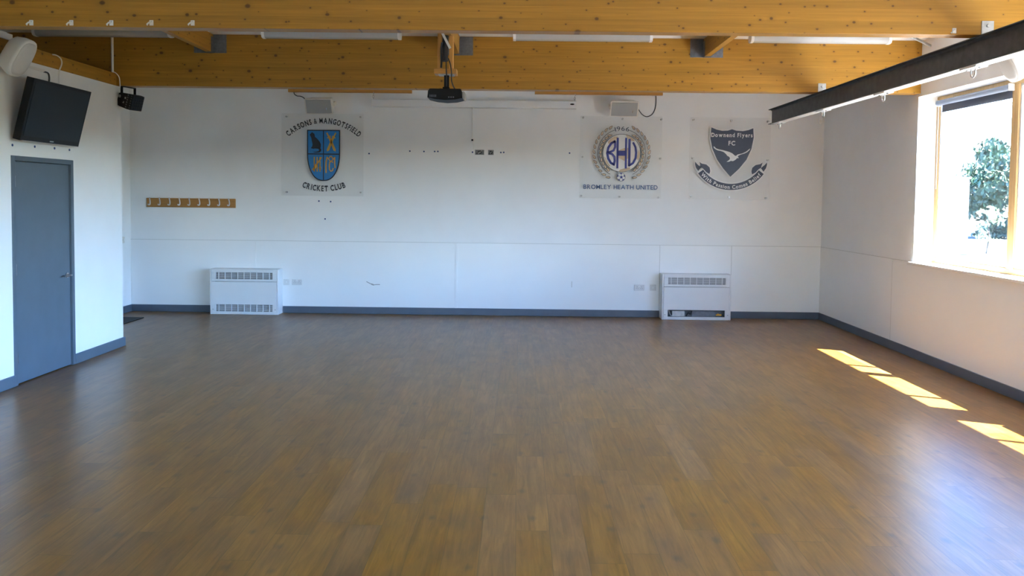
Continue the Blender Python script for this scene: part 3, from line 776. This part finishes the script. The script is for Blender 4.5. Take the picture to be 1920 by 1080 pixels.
cable('speaker_cable', [(1.980, D-.01, 3.262), (1.982, D-.012, 3.15), (1.965, D-.014, 3.06), (1.92, D-.02, 2.985), (1.845, D-.03, 2.955), (1.775, D-.06, 2.985), (1.715, D-.10, 3.05)], .006, M['black_cable'], 'black cable looping beside the speaker above the laurel wreath')

# ------------------------------------------------------------------ projection screen
ps = thing('projection_screen', 'long white roll-up projection screen case under the timber packers', 'screen', (-2.175, D-.12, 3.052))
MB().prism(rrect(0, .10, 0, .112, .014, 3), .012, 2.975, 'x').build('screen_case', M['white_metal'], ps)
for a, b in ((0, .012), (2.975, 2.987)): MB().prism(rrect(-.003, .103, -.003, .115, .014, 3), a, b, 'x').build('end_cap', M['white_plastic'], ps)
MB().prism([(2.925+.032*math.cos(t), .062+.011*math.sin(t)) for t in [R(k*20) for k in range(18)]], -.003, .002, 'y').build('maker_badge', M['black'], ps)
for x in (.02, 2.965):
    c = MB()
    for k, z in enumerate((.125, .150, .175)):
        c.tube([Vector((x+(.012*math.cos(a) if k % 2 else 0), .05+(0 if k % 2 else .012*math.cos(a)), z+.017*math.sin(a))) for a in [R(i*36) for i in range(11)]], .003, 6)
    c.tube([(x, .05, .19), (x+.016, .05, .20), (x, .05, .218)], .004, 6)
    c.build('chain_hook', M['galv'], ps)
MB().cyl((1.482, .05, -.02), (1.482, .05, .0), .02, 12).build('cord_outlet', M['white_plastic'], ps)
pc = thing('pull_cord', 'white pull cord hanging down the wall under the projection screen', 'cord', (-.703, D-.012, 3.035))
MB().tube([(0, -.03, 0), (0, -.005, -.15), (.0, 0, -.425)], .0055, 8).build('cord', M['white_plastic'], pc)
MB().box(-.022, .022, -.022, .010, -.480, -.420).build('cord_switch', M['white_plastic'], pc, bevel=.004)
MB().cyl((0, -.0225, -.447), (0, -.026, -.447), .015, 14).build('switch_hole', M['black'], pc)
MB().tube([(.005, -.004, -.48), (.016, -.002, -.53), (.018, 0, -.58)], .005, 8).build('cord_tail', M['white_plastic'], pc)

# wall boxes without covers
def back_box(x0, x1, label):
    t = thing('back_box', label, 'wall box', (x0, D, 2.373), group='open wall boxes beside the pull cord')
    W = x1-x0; H = .077
    MB().box(0, W, -.003, .0, 0, .006).box(0, W, -.003, 0, H-.006, H).box(0, .006, -.003, 0, .006, H-.006).box(W-.006, W, -.003, 0, .006, H-.006).build('box_rim', M['galv'], t)
    MB().box(.006, W-.006, -.0015, 0, .006, H-.006).build('box_inside', M['vent_dark'], t)
    MB().tube(smooth_path([(W*.2, -.004, .012), (W*.35, -.009, .05), (W*.6, -.009, .055), (W*.7, -.009, .03), (W*.5, -.004, .016)]), .006, 6).build('wire', M['black_cable'], t)
    MB().tube(smooth_path([(W*.75, -.004, .065), (W*.55, -.009, .04), (W*.35, -.009, .025), (W*.2, -.004, .05)]), .005, 6).build('wire', M['galv'], t)
back_box(-.664, -.527, 'wider open wall box with loose wires, beside the pull cord end')
back_box(-.472, -.387, 'smaller square open wall box with loose wires')

# wall plugs and marks
plug = MB().cyl((0, -.003, 0), (0, .0005, 0), .012, 12).build('wall_plug', M['blue_dot'], loc=(-2.226, D, 2.376))
tag(plug, 'small blue wall plug beside the blue crest board', 'wall plug', 'blue plugs in the end wall')
def plugs(items):
    for x, y, z, rz, lb, gr in items:
        d = plug.copy(); COL.objects.link(d); d.location = (x, y, z); d.rotation_euler = (0, 0, rz); d['label'] = lb; d['group'] = gr
G1, G2 = 'blue plugs in the end wall', 'blue plugs above the door'
plugs([(-1.624, D, 2.418, 0, 'small blue wall plug, second in the row from the blue crest board', G1), (-1.416, D, 2.415, 0, 'small blue wall plug, third in the row from the blue crest board', G1),
       (-1.258, D, 2.417, 0, 'first of a close pair of blue wall plugs, fourth from the blue crest', G1), (-1.211, D, 2.418, 0, 'second of a close pair of blue wall plugs, fifth from the blue crest', G1),
       (-.700, D, 2.412, 0, 'blue wall plug at the end of the pull cord', G1), (-.283, D, 2.412, 0, 'blue wall plug just past the square wall box', G1),
       (-.240, D, 2.414, 0, 'blue wall plug one along from the plug past the square wall box', G1), (.729, D, 2.414, 0, 'lone blue wall plug near the laurel wreath board', G1),
       (-2.967, D, 1.668, 0, 'blue wall plug under the blue crest board, coat rack side', G1), (-2.793, D, 1.662, 0, 'blue wall plug under the blue crest board, projector side', G1),
       (-2.875, D, 1.405, 0, 'faint blue wall plug well below the blue crest board', G1),
       (XP, 7.175, 2.172, R(90), 'blue wall plug above the door by its hinge corner', G2), (XP, 7.507, 2.179, R(90), 'blue wall plug above the door, second from the hinge corner', G2),
       (XP, 7.827, 2.183, R(90), 'blue wall plug above the door, third from the hinge corner', G2), (XP, 8.087, 2.183, R(90), 'blue wall plug above the door by its handle corner', G2)])
sm = MB().prism(stroke([(-.10, .03), (-.06, .008), (.0, -.018), (.05, -.012), (.10, -.012)], .011), -.0095, -.0082, 'y').prism(stroke([(-.03, -.005), (.01, -.02)], .02), -.0096, -.0082, 'y').build('wall_scuff', M['grille_grey'], loc=(-2.157, D, .452))
tag(sm, 'grey scuff mark on the white wall past the first heater', 'mark')
sm = MB().box(-.006, .006, -.0095, -.0082, -.045, .045).build('wall_scuff', M['grille_white'], loc=(.788, D, .477))
tag(sm, 'small upright scrape on the white wall before the second heater', 'mark')
pr = thing('alarm_sensor', 'small oval white sensor high in the room corner', 'sensor', (4.39, D-.01, 2.935))
MB().prism([(.034*math.cos(R(k*15)), .062*math.sin(R(k*15))) for k in range(24)], -.012, .01, 'y').build('sensor_case', M['white_plastic'], pr, bevel=.004)
MB().prism([(.020*math.cos(R(k*15)), -.02+.022*math.sin(R(k*15))) for k in range(24)], -.018, -.012, 'y').build('sensor_lens', M['cream_plastic'], pr)

# ------------------------------------------------------------------ coat rack
cr = thing('coat_rack', 'pine coat rack board with nine pale hooks on the end wall', 'coat rack', (-5.52, D-.022, 1.553))
MB().box(0, 1.32, 0, .022, 0, .135).build('rack_board', M['rack_wood'], cr, bevel=.006)
MB().box(-.004, -.0005, .001, .022, .0, .135).build('board_end', M['galv'], cr)
for k in range(9):
    x = .058+.1468*k
    MB().tube(smooth_path([(x-.012, -.004, .138), (x-.004, -.018, .125), (x+.008, -.030, .095), (x+.012, -.034, .060), (x+.008, -.040, .036), (x-.008, -.046, .036), (x-.012, -.046, .048)], 4), [.009]*25, 8).build('coat_hook', M['hook_metal'], cr)

# ------------------------------------------------------------------ fan heaters
def heater(x0, label, broken):
    W, H, DP = 1.0, .665, .215
    t = thing('fan_heater', label, 'heater', (x0, D-.010-DP, 0), group='white fan heaters against the end wall')
    b = MB()
    b.box(0, .022, 0, DP, 0, H).box(W-.022, W, 0, DP, 0, H).box(.022, W-.022, 0, DP, H-.018, H).box(.022, W-.022, 0, DP, 0, .03)
    b.box(.022, W-.022, DP-.012, DP, .03, H-.018)
    b.build('cabinet', M['white_metal'], t, bevel=.006)
    f = MB(); g0, g1 = .085, W-.085
    f.box(.024, W-.024, -.003, .014, .615, H-.012).box(.024, W-.024, -.003, .014, .485, .520).box(.024, g0, -.003, .014, .520, .615).box(g1, W-.024, -.003, .014, .520, .615)
    f.build('top_panel', M['white_metal'], t, bevel=.002)
    f = MB()
    f.box(.024, W-.024, -.003, .014, .145, .480).box(.024, W-.024, -.003, .014, .012, .045).box(.024, g0, -.003, .014, .045, .145).box(g1, W-.024, -.003, .014, .045, .145)
    f.build('front_panel', M['white_metal'], t, bevel=.002)
    MB().box(.04, W-.04, .10, .104, .03, .62).build('inner_plate', M['vent_dark'], t)
    def grille(z0, z1, name):
        s = MB(); n = 8; pitch = .0925
        for k in range(n+1):
            x = g0+.043+pitch*k
            if x < g1: s.box(x-.005, x+.005, .000, .010, z0, z1)
        for k in range(1, 9):
            z = z0+(z1-z0)*k/9; s.box(g0, g1, .009, .020, z-.0022, z+.0022)
        s.build(name, M['white_metal'], t)
    grille(.520, .615, 'top_grille')
    if not broken: grille(.045, .145, 'bottom_grille')
    else:
        MB().box(.16, .34, .04, .09, .045, .125).build('fan_box', M['galv'], t)
        MB().box(.45, .80, .05, .09, .045, .13).build('coil_box', M['hanger'], t)
        MB().tube(smooth_path([(.36, .03, .05), (.39, .03, .10), (.42, .03, .08), (.44, .03, .13)]), .009, 8).build('wire', M['black_cable'], t)
        MB().tube(smooth_path([(.10, .03, .14), (.14, .03, .06), (.2, .03, .05)]), .008, 8).build('wire', M['galv'], t)
        MB().cyl((.79, .02, .075), (.87, .02, .075), .011, 10).build('valve', M['brass'], t)
        MB().box(.81, .83, .01, .03, .07, .095).build('valve_tap', M['brass'], t)
    for x in (.045, W-.045): MB().cyl((x, -.003, .075), (x, -.006, .075), .006, 8).build('panel_screw', M['hanger'], t)
heater(-4.505, 'white fan heater under the coat rack with both grilles in place', False)
heater(2.087, 'white fan heater with its lower grille missing and pipes showing', True)

# sockets
def plate(name, x, z, wd, label, double):
    t = thing(name, label, 'socket', (x, D-.008, z), group='white wall sockets')
    MB().box(0, wd, -.009, 0, 0, .088).build('face_plate', M['socket_grey'], t, bevel=.003)
    if double:
        for cx in (.042, wd-.042):
            MB().box(cx-.003, cx+.003, -.0098, -.0085, .050, .060).box(cx-.016, cx-.008, -.0098, -.0085, .031, .036).box(cx+.008, cx+.016, -.0098, -.0085, .031, .036).build('pin_holes', M['vent_dark'], t)
            MB().box(cx-.006+(.028 if cx < .06 else -.028), cx+.006+(.028 if cx < .06 else -.028), -.012, -.0085, .058, .076).build('rocker_switch', M['white_metal'], t)
    else:
        MB().box(wd/2-.008, wd/2+.008, -.012, -.0085, .032, .056).build('rocker_switch', M['white_metal'], t)
plate('switched_spur', -3.490, .418, .088, 'white single wall switch plate touching the heater under the coat rack', False)
plate('double_socket', -3.364, .420, .150, 'white double wall socket past the heater under the coat rack', True)
plate('double_socket', 1.711, .396, .150, 'white double wall socket before the broken heater', True)
plate('switched_spur', 1.944, .398, .088, 'white single wall switch plate beside the broken heater', False)
th = thing('thermostat', 'small beige thermostat on the wall just past the door wall end', 'thermostat', (XL, 11.60, 1.075))
MB().box(0, .030, -.045, .045, -.045, .045).build('thermostat_case', M['cream_plastic'], th, bevel=.006)
MB().cyl((.030, 0, .0), (.038, 0, .0), .024, 16).build('dial', M['white_plastic'], th)
mt = thing('floor_mat', 'dark floor mat in the recess behind the door wall', 'mat', (-5.71, 10.30, 0))
MB().box(.02, .415, .02, .91, .001, .010).build('mat_pile', M['mat_fibre'], mt)
MB().box(0, .02, 0, .93, .001, .011).box(.415, .435, 0, .93, .001, .011).box(.02, .415, 0, .02, .001, .011).box(.02, .415, .91, .93, .001, .011).build('mat_edge', M['black'], mt)

# ------------------------------------------------------------------ television on the door wall
tl = math.atan2(.14, .55)
tv = thing('television', 'black flat television tilted down on the wall above the door', 'television', (XP+.10, 7.123, 2.212), (0, tl, 0))
TW, TH_, TD = .95, .567, .075
MB().loft([[(x, y, z) for y, z in ((.0, 0), (TW, 0), (TW, TH_), (0, TH_))] for x in (-.07, 0)] , True).build('tv_case', M['black'], tv, bevel=.004)
MB().box(-.09, -.07, .06, TW-.06, .05, TH_-.05).build('tv_back', M['black'], tv, bevel=.01)
MB().box(.0005, .003, .03, TW-.03, .045, TH_-.03).build('tv_screen', M['screen'], tv)
MB().box(.001, .004, TW/2-.03, TW/2+.03, .016, .027).build('maker_badge', M['galv'], tv)
MB().box(.001, .003, .02, TW-.02, .001, .005).build('trim_line', M['galv'], tv)
MB().box(-.14, -.09, .36, .40, .10, .46).box(-.14, -.09, .55, .59, .10, .46).build('tv_bracket', M['hanger'], tv)
MB().box(XP+.001, XP+.03, 7.38, 7.86, 2.30, 2.62).build('tv_wall_plate', M['hanger'], None).parent = None
bpy.data.objects['tv_wall_plate'].parent = tv
bpy.context.view_layer.update()
bpy.data.objects['tv_wall_plate'].matrix_parent_inverse = tv.matrix_world.inverted()
cable('tv_cable', [(XP+.008, 7.80, 3.085), (XP+.02, 7.85, 3.085), (XP+.035, 7.895, 3.06), (XP+.035, 7.91, 3.01), (XP+.02, 7.89, 2.93), (XP+.03, 7.872, 2.80), (XP+.05, 7.86, 2.70)], .006, M['white_plastic'], 'white cable dropping from the timber rail behind the television')
cable('tv_cable', [(XP+.012, 7.648, 2.897), (XP+.03, 7.685, 2.888), (XP+.03, 7.705, 2.85), (XP+.03, 7.70, 2.78), (XP+.04, 7.70, 2.70)], .008, M['black_cable'], 'short black cable behind the top edge of the television')
o = MB().box(0, .02, 0, .41, -.011, .011).build('cable_trunking', M['white_plastic'], loc=(XP, 7.25, 2.905), bevel=.002)
tag(o, 'thin white cable trunking on the wall between speaker and television', 'trunking')
cable('power_cable', [(XP+.016, 6.70, 3.07), (XP+.022, 6.76, 3.04), (XP+.022, 6.80, 2.98), (XP+.012, 6.81, 2.90)], .009, M['black_cable'], 'black cable hanging behind the rounded wall speaker')

# ------------------------------------------------------------------ rounded wall speakers
def dome_speaker(loc, rot, label):
    t = thing('dome_speaker', label, 'speaker', loc, rot, group='rounded white speakers')
    hw_, hh = .112, .178
    def outline(k, n=28):
        pts = []
        for i in range(n):
            a = 2*math.pi*i/n; c, s = math.cos(a), math.sin(a); e = .62
            pts.append((hw_*k*abs(c)**e*(1 if c > 0 else -1), hh*k*abs(s)**(.8)*(1 if s > 0 else -1)))
        return pts
    rings = [[(x, y*k2, z*k2) for y, z in outline(1)] for x, k2 in ((-.14, .45), (-.13, .68), (-.10, .86), (-.05, .97), (-.01, 1.0), (.012, .985), (.02, .93))]
    MB().loft(rings).build('speaker_shell', M['white_plastic'], t, smooth=50)
    MB().loft([[(x, y*k2, z*k2) for y, z in outline(1)] for x, k2 in ((.018, .88), (.026, .86), (.032, .70), (.034, .3))]).build('speaker_grille', M['grille_white'], t, smooth=60)
    return t
ds = dome_speaker((XP+.20, 7.01, 2.915), (0, R(30), R(-4)), 'rounded white speaker tilted down on the wall above the door, beside the television')
MB().tube([(-.13, 0, 0), (-.17, 0, -.03), (-.17, 0, -.115)], .016, 10).build('speaker_bracket', M['white_plastic'], ds)
d2 = dome_speaker((XR-.20, 7.12, 2.97), (0, R(-27), 0), 'rounded white speaker on the wall above the windows, partly hidden by the girder')
for c in d2.children: c.data.transform(Matrix.Rotation(math.pi, 4, 'Z'))
MB().tube([(.13, 0, 0), (.17, 0, -.03), (.18, 0, -.12)], .016, 10).build('speaker_bracket', M['white_plastic'], d2)

# ------------------------------------------------------------------ effect light at the end of the door wall
ed = thing('effect_light', 'black disco effect light hanging from the beam at the end of the door wall', 'stage light', (-4.415, 9.12, 2.795), (0, R(17), R(-19)))
MB().prism([(-.105, -.075), (-.06, -.084), (.05, -.088), (.105, -.085), (.105, .085), (.05, .088), (-.08, .070), (-.105, .058)], -.085, .085, 'y').build('light_housing', M['black'], ed, bevel=.006)
mb = MB()
for j in range(5):
    for k in range(5): mb.cyl((.103, -.066+.033*j, -.062+.031*k), (.110, -.066+.033*j, -.062+.031*k), .011, 10)
mb.build('lens_grid', M['screen'], ed)
mb = MB()
for j in range(6):
    z = -.066+.027*j; mb.box(.030, .044, -.0875, -.084, z-.006, z+.006); mb.box(.084, .093, -.0875, -.084, z-.006, z+.006)
mb.build('side_vent', M['hanger'], ed)
MB().box(-.004, .014, -.088, -.084, .018, .038).box(-.018, -.001, -.088, -.084, -.034, -.014).build('marking', M['galv'], ed)
MB().cyl((-.065, -.085, .03), (-.065, -.108, .03), .015, 12).build('clamp_knob', M['galv'], ed)
MB().tube([(-.105, -.02, -.02), (-.14, -.04, -.015), (-.16, -.05, -.005)], .005, 6).build('plug_lead', M['black'], ed)
yk = MB()
for s_ in (-1, 1): yk.box(-.045, -.012, s_*.094-.003, s_*.094+.003, -.02, .155)
yk.box(-.045, -.012, -.097, .097, .150, .158)
yo = yk.build('yoke', M['black'], ed); yo.rotation_euler = (0, R(-17), 0)
cable('lamp_cable', [(XP+.008, 8.93, 3.096), (XP+.03, 8.97, 3.090), (XP+.045, 9.02, 3.05), (XP+.05, 9.03, 2.98), (XP+.048, 9.035, 2.94), (XP+.045, 9.038, 2.915)], .005, M['white_plastic'], 'white cable dropping from the timber rail to the disco effect light')

# ------------------------------------------------------------------ projector on its timber mount
PY = 8.0
pm = thing('projector_mount', 'timber projector mount of two boards and a shelf, hung from the roof', 'mount', (-.735, PY, 2.80))
for x0, z0 in ((-.085, .20), (.028, .205)):
    MB().box(x0, x0+.040, -.045, .045, z0, (ZC if x0 < 0 else PZ)-2.80-.001).build('hanging_board', M['pine_z'], pm, bevel=.002)
MB().box(-.115, .105, -.08, .08, .155, .205).build('mount_shelf', M['pine_x'], pm, bevel=.003)
MB().box(-.075, .075, -.06, .06, .148, .155).build('mount_plate', M['galv'], pm)
MB().box(-.022, .026, -.02, .02, .03, .148).build('mount_pole', M['black'], pm, bevel=.003)
MB().box(-.034, .032, -.04, .04, .008, .032).build('mount_knuckle', M['black'], pm, bevel=.004)
pj = thing('projector', 'black projector hanging upside down under its timber mount', 'projector', (-.735, PY, 2.803))
sec = []
def pr_(y, k): return [(x*k, y, z) for x, z in [(-.175, -.085), (-.168, -.020), (-.155, .0), (.150, .0), (.160, -.018), (.168, -.088), (.10, -.104), (0, -.110), (-.10, -.102)]]
MB().loft([pr_(-.135, .97), pr_(-.12, 1.0), pr_(.12, 1.0), pr_(.135, .96)]).build('projector_case', M['black'], pj, bevel=.004)
for x in (-.145, .135): MB().cyl((x, 0, -.004), (x, 0, .012), .014, 12).build('adjuster_foot', M['black'], pj)
MB().prism(rrect(.166, .188, -.092, -.022, .01, 3), -.11, .11, 'y').build('side_panel', M['grille_grey'], pj, label='paler grey end panel')
MB().cyl((.06, .13, -.05), (.06, .165, -.05), .034, 20).build('lens', M['screen'], pj)
mb = MB()
for k in range(3): mb.box(.03+.022*k, .043+.022*k, -.138, -.133, -.088, -.076)
for k in range(5): mb.box(-.15+.014*k, -.143+.014*k, -.138, -.133, -.082, -.060)
mb.build('port_row', M['hanger'], pj)
def rel(p): return (-.735+p[0], PY+p[1], 2.80+p[2])
cable('projector_cable', [rel(p) for p in ((-.008, -.03, .53), (-.009, -.035, .49), (-.008, -.04, .43), (-.009, -.05, .36), (-.008, -.06, .28))], .028, M['black_cable'], 'thick bundle of black cables between the boards of the projector mount')
cable('projector_cable', [rel(p) for p in ((.004, -.095, .30), (.006, -.10, .20), (.010, -.10, .12), (.010, -.09, .03))], .006, M['black_cable'], 'thin straight black cable passing the mount shelf')
cable('projector_cable', [rel(p) for p in ((.026, -.10, .30), (.045, -.10, .245), (.058, -.11, .17), (.060, -.12, .09), (.075, -.12, .035), (.095, -.11, .0))], .006, M['black_cable'], 'thin black cable curving out beside the mount and into the projector')
cable('projector_cable', [rel(p) for p in ((-.04, -.06, .46), (-.048, -.06, .38), (-.045, -.06, .28), (-.048, -.06, .215))], .010, M['black_cable'], 'loose black cable along the door side board of the mount')
o = MB().box(-.012, .012, -.003, .003, -.10, .10).build('cable_strap', M['white_plastic'], loc=rel((-.006, -.075, .49)), rot=(0, R(-28), 0)); tag(o, 'white strap slanting between the boards of the projector mount', 'strap')

# ------------------------------------------------------------------ outside
struct(MB().box(-60, 140, -90, 140, -.55, -.21).build('ground', M['lawn']))
struct(MB().box(4.76, 9.5, -6, 20, -.208, -.15).build('path', M['bounce_paving']))  # unseen strip added close to the wall to bounce sunlight inside
def tree(x, y, h, rad, n, leaf, label, group=None, sz=.28, name='tree', seed=1, trunk_r=.16, z0=.0):
    rnd = random.Random(seed)
    t = thing(name, label, 'tree', (x, y, -.15), group=group)
    tp = MB(); tp.tube([(0, 0, 0), (.1, 0, h*.35), (.05, .05, h*.75)], [trunk_r, trunk_r*.8, trunk_r*.3], 8)
    for k in range(5):
        a = k*1.3; tp.tube([(.08, 0, h*(.3+.08*k)), (rad*.5*math.cos(a), rad*.5*math.sin(a), h*(.5+.09*k))], [trunk_r*.4, trunk_r*.12], 6)
    tp.build('trunk', M['bark'], t)
    lf = MB()
    blobs = [(rnd.gauss(0, rad*.42), rnd.gauss(0, rad*.42), rnd.uniform(z0, .92)*h, rad*rnd.uniform(.35, .6)) for _ in range(16)]
    for i in range(n):
        bx, by, bz, br_ = blobs[i % len(blobs)]
        d_ = Vector((rnd.gauss(0, 1), rnd.gauss(0, 1), rnd.gauss(0, 1))).normalized()*br_*rnd.uniform(.3, 1.05)
        c = Vector((bx, by, max(.1, bz+d_.z*.8)))+Vector((d_.x, d_.y, 0))
        q = Euler((rnd.uniform(0, 6.3), rnd.uniform(0, 6.3), rnd.uniform(0, 6.3))).to_matrix()
        s = sz*rnd.uniform(.6, 1.2)
        lf.poly([c+q@Vector(v) for v in ((-s, 0, 0), (-.2*s, .38*s, .1*s), (s, 0, 0), (-.2*s, -.38*s, -.1*s))])
    lf.build('foliage', leaf, t)
tree(26.6, 45, 5.2, 2.0, 9000, M['leaf'], 'bushy green tree seen through the window beside the white screen wall', 'trees outside the window', seed=3, sz=.20)
hg = MB(); rnd = random.Random(4); NY, NS = 90, 9  # leafy mound out of view, added to hold back low sky light
rows = []
for i in range(NY+1):
    y = -45+88*i/NY; r_ = []
    for j in range(NS+1):
        t_ = math.pi*j/NS; r_.append((31.5-1.9*math.cos(t_)+rnd.uniform(-.25, .25), y+rnd.uniform(-.2, .2), -.3+4.1*math.sin(t_)**.45+rnd.uniform(-.25, .25)*(0 < j < NS)))
    rows.append(r_)
hg.loft(rows)
tag(hg.build('sky_block_hedge', M['leaf']), 'tall dark green leafy bank outside, unseen, added to block low sky light', 'sky_block_hedge')
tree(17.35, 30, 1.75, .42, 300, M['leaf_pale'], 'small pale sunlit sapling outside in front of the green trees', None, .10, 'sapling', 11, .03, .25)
sw = thing('screen_wall', 'white sunlit screen wall outside beside the green trees', 'wall', (15.0, 38.0, -.15))
MB().box(0, 6.08, 0, .2, 0, 3.0).build('screen_panel', M['render'], sw)
MB().box(-.05, 6.13, -.05, .25, 3.0, 3.08).build('coping', M['white_plastic'], sw)
